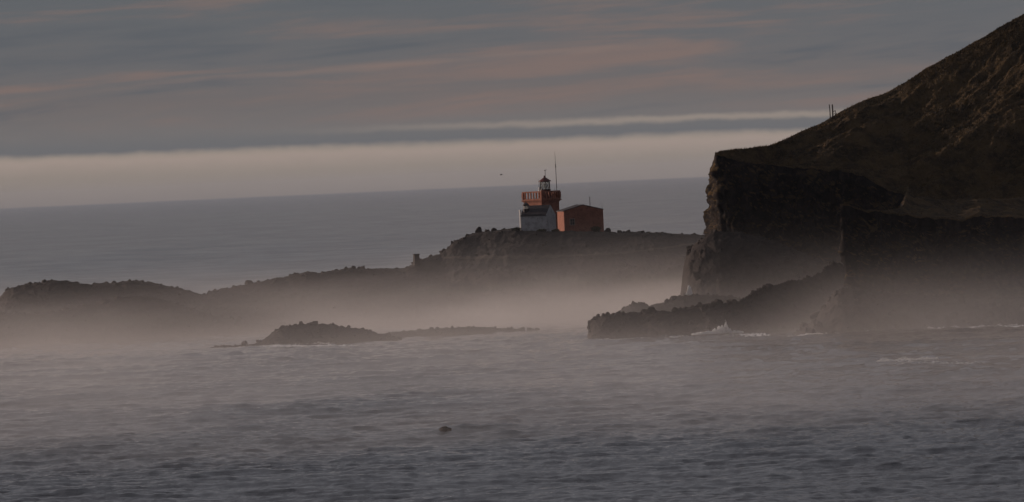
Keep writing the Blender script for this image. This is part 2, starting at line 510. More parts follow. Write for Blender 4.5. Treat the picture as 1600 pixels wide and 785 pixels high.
def ridge(name, crest, dc, wf, wb, mat, flat=(0.04, 0.1), pf=1.0, amp=0.5, lump=2.2, step=0.35, rows_f=46, rows_b=14,
          pcol=None, boulders=0, bsize=(0.4, 1.0), bfront=0.3, rubble=0, zb=-1.5, **kw):
    """a rock ridge: crest line traced as (px, py), at distance dc, falling to the sea over wf in front and wb behind"""
    xs = [p[0] for p in crest]
    n = max(12, int((xs[-1] - xs[0]) / F * np.mean(np.atleast_1d(dc)) / step))
    px = np.linspace(xs[0], xs[-1], n)
    py = lerp_pts(crest, px)
    D = np.full(n, dc, float) if np.isscalar(dc) else np.interp(px, xs, dc)
    X, Z = W(px, py, D)
    WF = np.full(n, wf, float) if np.isscalar(wf) else np.interp(px, xs, wf)
    WB = np.full(n, wb, float) if np.isscalar(wb) else np.interp(px, xs, wb)
    t = np.concatenate([-np.linspace(1, 0, rows_f) ** 1.25, np.linspace(0, 1, rows_b + 1)[1:] ** 1.3])
    T, _ = np.meshgrid(t, px, indexing='ij')
    Yc = D + np.where(T < 0, T * WF, T * WB)
    a = np.where(T < 0, np.clip((-T - flat[0]) / (1 - flat[0]), 0, 1), np.clip((T - flat[1]) / (1 - flat[1]), 0, 1))
    prof = np.where(T < 0, 1 - a ** pf, 1 - a ** 1.4)
    Xg = np.broadcast_to(X, T.shape) * 1.0
    Zg = zb + (Z - zb) * prof
    near = np.clip(a * 4, 0.25, 1)
    big = fbm(Xg / 14, Yc / 14, 4.2, 3) * 2.4 * np.clip(a * 3, 0, 1) * np.clip((Zg - zb) / 6, 0.1, 1)
    lum = billow(Xg / lump, Yc / lump, Zg / lump, 4, 0.55) * amp
    Zg = Zg + big + lum * (0.55 + 0.6 * near)
    Xg = Xg + fbm(Yc / 3, Xg / 3, 7.7, 2) * 0.5
    Yg = Yc + fbm(Xg / 2.5, Zg / 2.5, 1.1, 3) * 0.9
    me = mesh_np(name, np.stack([Xg, Yg, Zg], -1), grid_faces(len(t), n), smooth=True)
    o = add(name, me, mat, **kw)
    g = random.Random(hash(name) % 1000 if False else len(name) * 31 + int(xs[0]))
    for k in range(boulders):
        j = g.randrange(n)
        if g.random() < bfront:
            i = g.randrange(4, rows_f - 2)
        else:
            i = rows_f - 1 + g.randint(-3, 1)
        s = g.uniform(*bsize)
        if g.random() < 0.12:
            s *= 1.5
        b = bpy.data.objects.new('boulder', BOULD[g.randrange(8)])
        C.objects.link(b)
        b.location = (Xg[i, j], Yg[i, j], Zg[i, j] + s * g.uniform(-0.35, 0.15))
        b.rotation_euler = (g.uniform(0, 6.3), g.uniform(0, 6.3), g.uniform(0, 6.3))
        b.scale = (s * g.uniform(0.8, 1.3), s * g.uniform(0.8, 1.3), s * g.uniform(0.7, 1.05))
        b.parent = o
    if rubble:
        vs, fs = [], []
        for k in range(rubble):
            j = g.randrange(n)
            i = g.randrange(2, rows_f + 2) if g.random() < 0.6 else rows_f - 1 + g.randint(-3, 1)
            s = g.uniform(0.15, 0.42)
            src = BOULD[g.randrange(8)]
            rot = Matrix.Rotation(g.uniform(0, 6.3), 3, 'Z') @ Matrix.Rotation(g.uniform(0, 6.3), 3, 'X')
            off = len(vs)
            for v in src.vertices:
                q = rot @ v.co * s
                vs.append((q.x + Xg[i, j], q.y + Yg[i, j], q.z + Zg[i, j]))
            fs += [tuple(ix + off for ix in p.vertices) for p in src.polygons]
        me = bpy.data.meshes.new('rubble')
        me.from_pydata(vs, [], fs)
        add('rubble', me, M['boulder'], o, kind='stuff')
    return o

def bvh(o):
    bm = bmesh.new()
    bm.from_mesh(o.data)
    t = BVHTree.FromBMesh(bm)
    bm.free()
    return t
CAMP = Vector((0, 0, HC))
def hit(tree, px, py):
    u, v = unroll(px, py)
    return tree.ray_cast(CAMP, Vector((u / F, 1.0, -v / F)).normalized(), 5000)[0]

LD = 2060.0
isl = [(-220, 505), (-140, 492), (-60, 478), (-20, 476), (0, 466), (15, 452), (25, 448), (50, 444), (80, 439), (105, 440), (120, 443), (137, 445), (144, 448), (150, 443),
       (175, 443), (200, 440), (230, 441), (255, 447), (275, 452), (300, 457), (318, 462), (326, 458), (332, 455), (360, 450), (390, 444),
       (420, 438), (450, 433), (480, 425), (500, 428), (520, 424), (545, 421), (590, 421), (630, 420), (640, 416), (650, 409), (662, 405), (675, 401),
       (690, 396), (700, 388), (710, 379), (725, 371), (740, 365), (770, 361), (800, 359), (830, 360), (880, 361), (945, 362),
       (965, 364), (1000, 363), (1040, 365), (1080, 367), (1130, 370), (1180, 376)]
isl_d = list(np.interp([p[0] for p in isl], [-220, 300, 330, 640, 740, 1180], [1985, 1990, 2000, 2030, LD + 2, LD]))
isl_wf = list(np.interp([p[0] for p in isl], [-220, 0, 300, 640, 740, 1180], [30, 45, 60, 95, 120, 130]))
isl_wb = list(np.interp([p[0] for p in isl], [-220, 300, 640, 740, 1180], [25, 30, 40, 60, 60]))
island = ridge('island', isl, isl_d, isl_wf, isl_wb, M['rock'], flat=(0.15, 0.40), pf=0.95, amp=0.55, rows_f=90, rows_b=24,
               boulders=290, bsize=(0.3, 0.78), bfront=0.25, rubble=1800, kind='structure',
               label='low dark lava island that carries the orange lighthouse', cat='island')
ridge('reef', [(-120, 500), (-40, 486), (40, 490), (90, 487), (130, 478), (160, 470), (185, 464), (210, 462), (240, 464), (262, 470), (290, 480), (330, 492), (400, 505), (460, 512)],
      1948, 14, 16, M['rock'], amp=0.5, boulders=50, bfront=0.3, rubble=150, kind='structure',
      label='dark rock shelf in the mist before the left end of the island', cat='reef')
ridge('reef', [(322, 546), (335, 542), (350, 540), (375, 540), (395, 538), (408, 533), (420, 525), (432, 515), (440, 510), (455, 508), (470, 506), (500, 507),
               (520, 506), (530, 510), (548, 513), (575, 516), (590, 521), (620, 528), (640, 537)], 1786, 9, 9, M['rock'], amp=0.4, lump=1.6,
      boulders=60, bsize=(0.3, 0.75), bfront=0.45, rubble=150, kind='structure',
      label='humped black reef with white surf at its foot in mid bay', cat='reef')
ridge('reef', [(560, 532), (590, 523), (610, 519), (635, 517), (660, 515), (690, 513), (730, 511), (760, 511), (790, 513), (820, 515), (850, 517), (880, 520), (905, 524), (925, 530)],
      1806, 9, 10, M['rock'], amp=0.35, boulders=36, bsize=(0.3, 0.7), rubble=90, kind='structure',
      label='long low grey reef fading in the mist right of the black reef', cat='reef')
ridge('reef', [(945, 505), (962, 491), (975, 481), (990, 474), (1003, 472), (1014, 478), (1030, 474), (1050, 468), (1070, 462), (1090, 460), (1130, 462), (1180, 470), (1260, 490)],
      1800, 12, 16, M['rock'], amp=0.4, boulders=40, bsize=(0.3, 0.8), rubble=90, kind='structure',
      label='pale misty rocks at the foot of the far cliff', cat='reef')
E = [(915, 534), (919, 527), (920, 512), (925, 500), (932, 495), (945, 493), (965, 491), (985, 488), (1000, 489), (1015, 486), (1035, 486), (1055, 487),
     (1075, 480), (1095, 476), (1115, 473), (1150, 473), (1158, 468), (1168, 463), (1178, 455), (1190, 450), (1215, 446), (1228, 440), (1245, 440), (1262, 434),
     (1275, 430), (1284, 427), (1290, 416), (1300, 410), (1312, 412), (1330, 424), (1370, 440)]
ridge('reef', E, list(np.interp([p[0] for p in E], [915, 1140, 1310, 1370], [1708, 1702, 1724, 1732])), list(np.interp([p[0] for p in E], [915, 1000, 1300], [6, 10, 12])), 16,
      M['rock'], amp=0.55, lump=1.9, boulders=130, bsize=(0.35, 0.9), bfront=0.4, rubble=400, kind='structure',
      label='dark boulder spit running out from the near cliff into the surf', cat='reef')
ridge('talus', [(1215, 532), (1240, 521), (1262, 506), (1276, 492), (1286, 480), (1296, 468), (1306, 456), (1318, 450), (1332, 448), (1350, 452), (1370, 456), (1430, 460), (1500, 464), (1600, 466), (1700, 470), (1850, 480)], 1652, 17, 8, M['rock'], amp=0.6,
      boulders=150, bsize=(0.35, 1.0), bfront=0.6, rubble=300, kind='structure',
      label='boulder slope under the near black cliff at the right', cat='rocks')
ridge('rock_buttress', [(1052, 500), (1060, 478), (1066, 452), (1069, 425), (1072, 404), (1076, 392), (1082, 384), (1092, 376), (1103, 368), (1115, 362), (1135, 362), (1180, 366), (1230, 384), (1290, 410)],
      1838, 22, 16, M['rock'], flat=(0.0, 0.1), pf=1.6, amp=0.7, step=0.25, boulders=70, bsize=(0.35, 0.9), bfront=0.7, rubble=150, kind='structure',
      label='broken rock buttress at the left foot of the far cliff', cat='rocks')

# ------------------------------------------------------------------ headland: grass hill over two cliffs
sky_pts = [(1100, 241), (1115, 237), (1135, 233), (1170, 229), (1200, 222), (1235, 210), (1262, 199), (1290, 186), (1320, 171), (1350, 157), (1380, 146), (1412, 130),
           (1450, 107), (1500, 78), (1550, 48), (1600, 22), (1700, -28), (1900, -115), (2100, -190)]
A_br = [(1100, 243), (1117, 242), (1140, 247), (1170, 254), (1230, 260), (1300, 266), (1350, 272), (1400, 288), (1520, 305)]
B_br = [(1300, 318), (1312, 320), (1340, 328), (1400, 336), (1450, 341), (1500, 345), (1530, 339), (1600, 341), (1700, 345), (2100, 360)]
DA, DB = 1850.0, 1656.0
def crestD(px): return np.interp(px, [1100, 1140, 1200, 1310, 1400, 1600, 2100], [1866, 1870, 1880, 1900, 1912, 1916, 1905])
Y18 = [(1100, 243), (1117, 242), (1140, 247), (1170, 254), (1230, 260), (1300, 266), (1350, 272), (1400, 286), (1450, 294), (1500, 299), (1600, 302), (1700, 304), (2100, 300)]
def hill_y(px, d):
    """image height of the hill surface at column px and distance d"""
    by, ay, sy, cd = lerp_pts(B_br, px), lerp_pts(Y18, px), lerp_pts(sky_pts, px), crestD(px)
    lo = by + (ay - by) * np.clip((d - DB) / (DA - DB), 0, 1) ** np.interp(px, [1312, 1420, 1600], [1.0, 0.9, 0.8])
    hi = ay + (sy - ay) * np.clip((d - DA) / (cd - DA), 0, 1) ** 0.9
    return np.where(d < DA, lo, hi)
def hill_noise(X, Y):
    """gullies running down to the lower left"""
    s = (X * 0.72 - (Y - 1700) * 0.69)
    q = (X * 0.69 + (Y - 1700) * 0.72)
    warp = fbm(X / 26, Y / 40, 2.0, 2)
    gul = 1 - np.abs(perlin(s / 19 + warp * 1.0, q / 110, 5.5)) * 2.4
    return -np.clip(gul, 0, 1) ** 1.3 * 3.4 + fbm(s / 7, q / 24, 0.7, 5, 0.62) * 2.1 + fbm(X / 1.6, Y / 2.4, 3.1, 3, 0.6) * 0.35
TB = [1656, 1664, 1676, 1692, 1720, 1850]
XL = [1312, 1345, 1378, 1402, 1412, 1418]
def hill_patch(rows_d, x1, nc, spur):
    """rows of distance (the last ones are counted past the crest), columns of bearing"""
    cc = np.linspace(0, 1, nc)
    G, Cc = np.meshgrid(rows_d, cc, indexing='ij')
    if spur:
        xl = np.interp(G, TB, XL)
        PX = xl + (x1 - xl) * Cc ** 1.2
    else:
        PX = 1117 + (x1 - 1117) * Cc
    cd = crestD(PX)
    over = np.clip(G - 1850, 0, None) / 30.0            # 0..1 up the back slope, then past the crest
    Dd = np.where(G < DA, G, DA + (cd - DA) * np.clip(over, 0, 1))
    past = np.clip(over - 1, 0, 1)
    D = Dd + past * 160
    X, Z = W(PX, hill_y(PX, Dd), Dd)
    amp = np.clip((1 - np.clip(over, 0, 1)) * 5, 0.22, 1)
    if spur:
        amp = amp * np.clip((G - DB) / 12, 0.0, 1) * np.where(G < DA, np.clip((PX - xl) / 12, 0.15, 1), 1.0)
        amp = np.where(G < DA, amp * (0.60 + 0.40 * np.clip((G - 1780) / 70, 0, 1)), amp)
    else:
        keep = np.clip((PX - 1330) / 80, 0, 1)
        amp = amp * (np.clip(over * 4, 0.05, 1) * (1 - keep) + keep)
    amp = np.where(past > 0, 0.22, amp)
    Z = Z + hill_noise(X, D) * amp - past ** 1.3 * (Z + 2)
    b0 = DB if spur else DA
    nearb = np.clip(1 - (G - b0) / (26.0 if spur else 4.0), 0, 1)
    D = D + (fbm(X / 7.0, 0.4, 9.0, 4, 0.6) * 5.0 - 1.0) * nearb * (1.0 if spur else 0.7 * np.clip((1395 - PX) / 40, 0, 1))
    Z = Z + fbm(X / 2.6, 0.9, 4.0, 3, 0.6) * 0.7 * nearb * (1.0 if spur else np.clip((1395 - PX) / 40, 0, 1))
    return X, D, Z
HV, HF = [], []
def hadd(X, Y, Z):
    off = sum(len(v) for v in HV)
    HV.append(np.stack([X, Y, Z], -1).reshape(-1, 3))
    HF.append(grid_faces(X.shape[0], X.shape[1], off))
back_rows = np.concatenate([np.linspace(1850, 1880, 90), np.linspace(1880, 1910, 14)[1:]])
XA, YA, ZA = hill_patch(back_rows, 1420, 210, False)
XB, YB, ZB = hill_patch(np.concatenate([np.linspace(1656, 1850, 150)[:-1], np.linspace(1850, 1880, 130), np.linspace(1880, 1910, 14)[1:]]), 2050, 380, True)
hadd(XA, YA, ZA)
hadd(XB, YB, ZB)
def wall(bx, by, bz, zbase, nv, bulge, batter, seed, amp=1.2):
    """cliff hung from a brink polyline; outward is to the right-hand side of the walking direction"""
    dx, dy = np.gradient(bx), np.gradient(by)
    ln = np.hypot(dx, dy) + 1e-9
    k = 9
    nx, ny = np.convolve(np.pad(dy / ln, k // 2, 'edge'), np.ones(k) / k, 'valid'), np.convolve(np.pad(-dx / ln, k // 2, 'edge'), np.ones(k) / k, 'valid')
    s = np.cumsum(ln)
    v = np.linspace(0, 1, nv)
    V, S = np.meshgrid(v, s, indexing='ij')
    BX, BY, BZ = (np.broadcast_to(q, V.shape) for q in (bx, by, bz))
    Z = BZ + (zbase - BZ) * V
    wv_ = fbm(S / 6, Z / 6, seed + 20, 2) * 1.3
    col_ = billow(S / 4.2 + wv_, Z / 9 + wv_, seed, 4, 0.6) * 1.3 + fbm(S / 9.0, Z / 7, seed + 3, 3) * 2.2
    lz = Z / 2.6 + fbm(S / 8, Z / 6, seed + 8, 3) * 1.8
    ledge = np.floor(lz)
    led = np.sin(ledge * 12.9898 + seed) * 0.55 * np.clip((lz - ledge) * 6, 0, 1)
    fine_ = fbm(S / 0.9, Z / 1.1, seed + 5, 3, 0.65) * 0.55
    out = (col_ + led + fine_) * amp * np.clip(V * 9, 0, 1) + bulge * np.sin(np.clip(V * 2.2, 0, 1) * np.pi) + batter * V ** 1.5 * (BZ - zbase)
    nxs, nys = np.broadcast_to(nx, V.shape), np.broadcast_to(ny, V.shape)
    hadd(BX + nxs * out, BY + nys * out, Z + fbm(S / 2, Z / 2, seed + 11, 2) * 0.3 * np.clip(V * 9, 0, 1))
def resample(P, step):
    P = np.array(P)
    sg = np.r_[0, np.cumsum(np.linalg.norm(np.diff(P[:, :2], axis=0), axis=1))]
    q = np.linspace(0, sg[-1], max(4, int(sg[-1] / step)))
    return np.stack([np.interp(q, sg, P[:, i]) for i in range(3)], -1)
# far cliff: back of its left end, round the corner, along the front
a0 = (XA[0, 0], YA[0, 0], ZA[0, 0])
left_edge = [(XA[i, 0], YA[i, 0], ZA[i, 0]) for i in range(len(XA) - 1, -1, -4)]
front = [(XA[0, j], YA[0, j], ZA[0, j]) for j in range(0, XA.shape[1], 2)]
q = resample(left_edge + front, 0.30)
wall(q[:, 0], q[:, 1], q[:, 2], -1.0, 90, 0.9, 0.03, 2.3)
# near cliff: its left side, corner, front
left_edge = [(XB[i, 0], YB[i, 0], ZB[i, 0]) for i in range(152, 0, -4)]
front = [(XB[0, j], YB[0, j], ZB[0, j]) for j in range(0, XB.shape[1], 2)]
q = resample(left_edge + front, 0.34)
wall(q[:, 0], q[:, 1], q[:, 2], -1.0, 80, 0.8, 0.05, 7.9, 1.0)
headland = add('headland', mesh_np('headland', np.concatenate(HV), np.concatenate(HF)), M['head'], kind='structure',
               label='dark grassy headland above two black sea cliffs at the right', cat='headland')

# dry grass standing on the hill: thin blades, thicker along the skyline and the cliff brinks
def grass():
    g = np.random.default_rng(21)
    P = []
    for X, Y, Z, n, nr in ((XA, YA, ZA, 9000, 90), (XB[:, :250], YB[:, :250], ZB[:, :250], 42000, 279)):
        i = np.clip((g.random(n) * (nr - 2)).astype(int), 0, nr - 2)
        if nr > 200:
            e = (i < 150) & (g.random(n) < 0.85)
            i[e] = 150 + (g.random(e.sum()) * (nr - 153)).astype(int)
        e = g.random(n) < 0.3
        i[e] = nr - 1 - (g.random(e.sum()) ** 2 * 14).astype(int)
        e = g.random(n) < 0.06
        i[e] = 0
        j = (g.random(n) * (X.shape[1] - 1)).astype(int)
        a, b = g.random(n), g.random(n)
        def s(Q): return (Q[i, j] * (1 - a) + Q[i, j + 1] * a) * (1 - b) + (Q[i + 1, j] * (1 - a) + Q[i + 1, j + 1] * a) * b
        P.append(np.stack([s(X), s(Y), s(Z)], -1))
    P = np.concatenate(P)
    n = len(P)
    an = g.random(n) * 6.283
    hh = 0.18 + 0.30 * g.random(n) ** 2
    wd = 0.05 + 0.10 * g.random(n)
    dx, dy = np.cos(an) * wd, np.sin(an) * wd
    lean = g.normal(size=(n, 2)) * 0.10 + np.array([0.10, -0.02])
    V = np.stack([np.stack([P[:, 0] - dx, P[:, 1] - dy, P[:, 2] - 0.05], -1), np.stack([P[:, 0] + dx, P[:, 1] + dy, P[:, 2] - 0.05], -1),
                  np.stack([P[:, 0] + lean[:, 0], P[:, 1] + lean[:, 1], P[:, 2] + hh], -1)], 1)
    add('dry_grass', mesh_np('dry_grass', V, np.arange(3 * n).reshape(-1, 3), False), M['grass'], kind='stuff',
        label='short dry brown grass over the headland', cat='grass')
grass()

# ------------------------------------------------------------------ path on the island, pillar, scrub
isl_t = bvh(island)
def strip(name, pts, hw, mat, **kw):
    P = []
    xs = np.linspace(pts[0][0], pts[-1][0], 120)
    for x in xs:
        p = hit(isl_t, x, float(lerp_pts(pts, x)))
        if p:
            P.append(p)
    P = np.array(P)
    k = 9
    sm = np.stack([np.convolve(np.pad(P[:, i], k // 2, 'edge'), np.ones(k) / k, 'valid') for i in range(3)], -1)
    tr = isl_t
    V = []
    for off in (-hw, -hw / 3, hw / 3, hw):
        row = []
        for p in sm:
            y = p[1] + off
            hh = tr.ray_cast(Vector((p[0], y, 80)), Vector((0, 0, -1)))[0]
            row.append((p[0], y, (hh.z if hh else p[2]) + 0.12))
        V.append(row)
    add(name, mesh_np(name, np.array(V), grid_faces(4, len(sm))), mat, **kw)
strip('path', [(690, 404), (760, 403), (830, 402), (900, 400), (960, 397), (1010, 392), (1060, 385), (1090, 381)], 1.0, M['path'], kind='structure',
      label='pale footpath crossing the island below the lighthouse', cat='path')

p = hit(isl_t, 651, 413) or Vector((W(651, 412, 2030)[0], 2030, W(651, 412, 2030)[1]))
pil = empty('stone_pillar', p, 0.3, label='square stone pillar standing alone on the island ridge left of the lighthouse', cat='pillar')
MB().poly([(-.80, -.8, -1.2), (.80, -.8, -1.2), (.80, .8, -1.2), (-.80, .8, -1.2), (-.56, -.56, 2.15), (.56, -.56, 2.15), (.56, .56, 2.15), (-.56, .56, 2.15)],
          [(0, 3, 2, 1), (4, 5, 6, 7), (0, 1, 5, 4), (1, 2, 6, 5), (2, 3, 7, 6), (3, 0, 4, 7)]).build('shaft', M['boulder'], pil)
MB().box(-.66, .66, -.66, .66, 2.15, 2.42).build('cap', M['boulder'], pil)

# ------------------------------------------------------------------ lighthouse buildings
S_ = LD / F
X0, Z0 = W(880, 360, LD)
def L(du, upx):
    return du * S_, upx * S_
# --- orange house
house = empty('orange_house', (X0 + 0.30, LD - 4.5, Z0), R(10), label='low orange gabled house right of the lighthouse tower', cat='house')
LW, LDp, EV, PK = 9.65, 8.9, 4.55, 5.85
MB().prism([(0, -1.5), (LW, -1.5), (LW, EV), (LW * 0.49, PK), (0, EV)], 0, LDp).build('wall', M['orange'], house)
rb = MB()
for xa, za, xb, zb_ in ((-0.22, EV - 0.02, LW * 0.49, PK + 0.03), (LW * 0.49, PK + 0.03, LW + 0.12, EV)):
    rb.poly([(xa, -0.06, za), (xb, -0.06, zb_), (xb, LDp + 0.1, zb_), (xa, LDp + 0.1, za),
             (xa, -0.06, za + 0.16), (xb, -0.06, zb_ + 0.16), (xb, LDp + 0.1, zb_ + 0.16), (xa, LDp + 0.1, za + 0.16)],
            [(0, 3, 2, 1), (4, 5, 6, 7), (0, 1, 5, 4), (1, 2, 6, 5), (2, 3, 7, 6), (3, 0, 4, 7)])
roofo = rb.build('roof', M['roof'], house)
MB().box(LW * 0.8, LW * 0.8 + 0.9, 2.0, 2.6, EV + 0.2, EV + 0.62).build('parapet', M['orange'], roofo)
def window(parent, x, z, wd, ht, y=-0.02, along='x'):
    f = MB()
    t = 0.13
    f.box(x - wd / 2 - t, x - wd / 2, y - 0.06, y + 0.02, z - t, z + ht + t).box(x + wd / 2, x + wd / 2 + t, y - 0.06, y + 0.02, z - t, z + ht + t)
    f.box(x - wd / 2, x + wd / 2, y - 0.06, y + 0.02, z + ht, z + ht + t).box(x - wd / 2, x + wd / 2, y - 0.07, y + 0.02, z - t, z)
    f.box(x - 0.03, x + 0.03, y - 0.04, y + 0.02, z, z + ht).box(x - wd / 2, x - 0.03, y - 0.035, y + 0.02, z + ht * 0.5 - .03, z + ht * 0.5 + .03)
    f.box(x + 0.03, x + wd / 2, y - 0.035, y + 0.02, z + ht * 0.5 - .03, z + ht * 0.5 + .03)
    o = f.build('window', M['frame'], parent)
    MB().box(x - wd / 2, x + wd / 2, y - 0.012, y + 0.018, z, z + ht).build('pane', M['pane'], o)
window(house, 2.0, 1.25, 1.0, 1.35)
# --- old white house with its small lantern
PSI = R(-20)
wh = empty('white_house', (X0 - 3.86, LD - 13.0, Z0 + 0.1), PSI, label='grey white house with dark roof in front of the orange tower', cat='house')
WL, WD_, WE, WR = 6.6, 6.3, 3.85, 6.05       # front runs from x=-WL to 0; the gable end is at x=0
MB().poly([(-WL, 0, -3.5), (0, 0, -3.5), (0, WD_, -3.5), (-WL, WD_, -3.5), (-WL, 0, WE), (0, 0, WE), (0, WD_, WE), (-WL, WD_, WE), (-WL, WD_ / 2, WR), (0, WD_ / 2, WR)],
          [(0, 3, 2, 1), (0, 1, 5, 4), (1, 2, 6, 9, 5), (2, 3, 7, 6), (3, 0, 4, 8, 7), (4, 5, 9, 8), (7, 8, 9, 6)]).build('wall', M['white'], wh)
rb = MB()
for ya, za, yb, zb_ in ((-0.22, WE - 0.12, WD_ / 2, WR + 0.03), (WD_ / 2, WR + 0.03, WD_ + 0.22, WE - 0.12)):
    rb.poly([(-WL - 0.1, ya, za), (-0.18, ya, za), (-0.18, yb, zb_), (-WL - 0.1, yb, zb_),
             (-WL - 0.1, ya, za + 0.15), (-0.18, ya, za + 0.15), (-0.18, yb, zb_ + 0.15), (-WL - 0.1, yb, zb_ + 0.15)],
            [(0, 3, 2, 1), (4, 5, 6, 7), (0, 1, 5, 4), (1, 2, 6, 5), (2, 3, 7, 6), (3, 0, 4, 7)])
rb.build('roof', M['roof'], wh)
MB().lathe([(0.26, -3.5), (0.26, 5.0), (0.34, 5.05), (0.34, 5.25), (0.05, 5.35)], 8, (-WL - 0.12, 0.05)).build('corner_pier', M['whitepaint'], wh)
MB().poly([(0.0, 0.2, -1.5), (0.9, 0.2, -1.5), (0.9, 1.2, -1.5), (0, 1.2, -1.5), (0.0, 0.2, 2.6), (0.25, 0.2, 2.0), (0.25, 1.2, 2.0), (0, 1.2, 2.6)],
          [(0, 3, 2, 1), (4, 5, 6, 7), (0, 1, 5, 4), (1, 2, 6, 5), (2, 3, 7, 6), (3, 0, 4, 7)]).build('buttress', M['white'], wh)
cp = MB().lathe([(0.70, 4.6), (0.70, 5.35), (0.78, 5.37), (0.78, 5.47)], 8, (-WL + 0.85, 1.5), R(22.5)).build('small_lantern', M['roof'], wh)
MB().lathe([(0.58, 5.47), (0.58, 6.2)], 8, (-WL + 0.85, 1.5), R(22.5)).build('pane', M['milk'], cp)
for i in range(8):
    a = R(22.5 + 45 * i)
    c = (-WL + 0.85 + 0.6 * math.cos(a), 1.5 + 0.6 * math.sin(a))
    MB().rod((*c, 5.47), (*c, 6.2), 0.04).build('glazing_bar', M['iron'], cp)
MB().lathe([(0.85, 6.2), (0.80, 6.36), (0.60, 6.68), (0.30, 6.90), (0.10, 7.0), (0.10, 7.15), (0.035, 7.2), (0.02, 8.6)], 8, (-WL + 0.85, 1.5), R(22.5)).build('cap', M['roof'], cp)
# --- tower, one corner towards the camera
TX, TY = X0 - 31.5 * S_, LD + 10.0
tw = empty('lighthouse_tower', (TX, TY, Z0), R(45), label='orange square lighthouse tower with balustraded top and dark red lantern', cat='lighthouse')
hb, hpz = 3.0, 62.5 * S_
zc0, zc1 = 45.0 * S_, 47.8 * S_
MB().box(-hb, hb, -hb, hb, -1.5, zc0).build('wall', M['orange'], tw)
cn = MB()
for k, (e, z0, z1) in enumerate(((0.12, zc0, zc0 + 0.22), (0.30, zc0 + 0.22, zc0 + 0.40), (0.52, zc0 + 0.40, zc0 + 0.62))):
    cn.box(-hb - e, hb + e, -hb - e, hb + e, z0, z1)
cn.build('cornice', M['orange'], tw)
zf = zc0 + 0.62
po, th = hb + 0.28, 0.30
rail = MB()
for (x0, x1, y0, y1) in ((-po, po, -po, -po + th), (-po, po, po - th, po), (-po, -po + th, -po + th, po - th), (po - th, po, -po + th, po - th)):
    rail.box(x0, x1, y0, y1, hpz - 0.32, hpz).box(x0, x1, y0, y1, zf, zf + 0.28)
rail.build('parapet_rail', M['orange'], tw)
z0b, z1b = zf + 0.28, hpz - 0.32
pier = MB().box(-0.17, 0.17, -0.13, 0.13, 0, z1b - z0b).mesh('balustrade_pier')
pier.materials.append(M['orange'])
cornr = MB().box(-0.26, 0.26, -0.26, 0.26, 0, z1b - z0b).mesh('corner_pier')
cornr.materials.append(M['orange'])
for sx in (-1, 1):
    for sy in (-1, 1):
        o = add('corner_pier', cornr, None, tw)
        o.location = (sx * (po - 0.15), sy * (po - 0.15), z0b)
for sd in range(4):
    for k in range(6):
        q = -po + 0.42 + (k + 0.5) * (2 * po - 0.84) / 6 
        q = -po + (2 * po) * (k + 1) / 7
        o = add('balustrade_pier', pier, None, tw)
        a = sd * math.pi / 2
        o.location = (q * math.cos(a) + (po - 0.15) * math.sin(a), q * math.sin(a) - (po - 0.15) * math.cos(a), z0b)
        o.rotation_euler = (0, 0, a)
# solid panel in the shaded right half of the parapet beside the lantern drum
MB().box(po - 0.27, po - 0.03, -po + 0.4, -po + 3.6, z0b, z1b).build('parapet_panel', M['orange'], tw)
# lantern, standing right of centre (world +x = local (+,-) after the 45 degree turn)
off = 1.0
lc = (off * math.cos(R(-45)) * 1.0, off * math.sin(R(-45)) * 1.0)
zl0, zl1, zr0 = 64.4 * S_, 77.0 * S_, 77.2 * S_
MB().lathe([(1.34, zf), (1.34, zl0 - 0.14), (1.46, zl0 - 0.12), (1.46, zl0)], 12, lc).build('drum', M['redmetal'], tw)
lan = MB().lathe([(1.60, zr0), (1.60, zr0 + 0.14), (1.15, zr0 + 0.42), (0.60, zr0 + 0.80), (0.24, zr0 + 1.0), (0.22, zr0 + 1.12), (0.28, zr0 + 1.22), (0.24, zr0 + 1.38), (0.08, zr0 + 1.48)], 12, lc).build('lantern_roof', M['redmetal'], tw)
br = MB()
nb = 8
rl = 1.22
for i in range(nb):
    a, b = 2 * math.pi * i / nb + R(10), 2 * math.pi * (i + 1) / nb + R(10)
    pa, pb = (lc[0] + rl * math.cos(a), lc[1] + rl * math.sin(a)), (lc[0] + rl * math.cos(b), lc[1] + rl * math.sin(b))
    br.rod((*pa, zl0), (*pa, zr0), 0.055).rod((*pa, zl0), (*pb, zr0), 0.04).rod((*pb, zl0), (*pa, zr0), 0.04)
    br.rod((*pa, zl0 + 0.06), (*pb, zl0 + 0.06), 0.07).rod((*pa, zr0 - 0.06), (*pb, zr0 - 0.06), 0.07)
br.build('glazing_bars', M['iron'], tw)
gz = MB()
for i in range(nb):
    a, b = 2 * math.pi * i / nb + R(10), 2 * math.pi * (i + 1) / nb + R(10)
    pa, pb = (lc[0] + rl * .97 * math.cos(a), lc[1] + rl * .97 * math.sin(a)), (lc[0] + rl * .97 * math.cos(b), lc[1] + rl * .97 * math.sin(b))
    MB().poly([(*pa, zl0 + .02), (*pb, zl0 + .02), (*pb, zr0 - .02), (*pa, zr0 - .02)], [(0, 1, 2, 3)]).build('glazing_pane', M['glazing'], tw)
MB().lathe([(0.16, zl0), (0.16, zl0 + 0.45), (0.38, zl0 + 0.5), (0.55, zl0 + 0.95), (0.38, zl0 + 1.4), (0.16, zl0 + 1.5)], 12, lc).build('lens', M['lens'], tw)
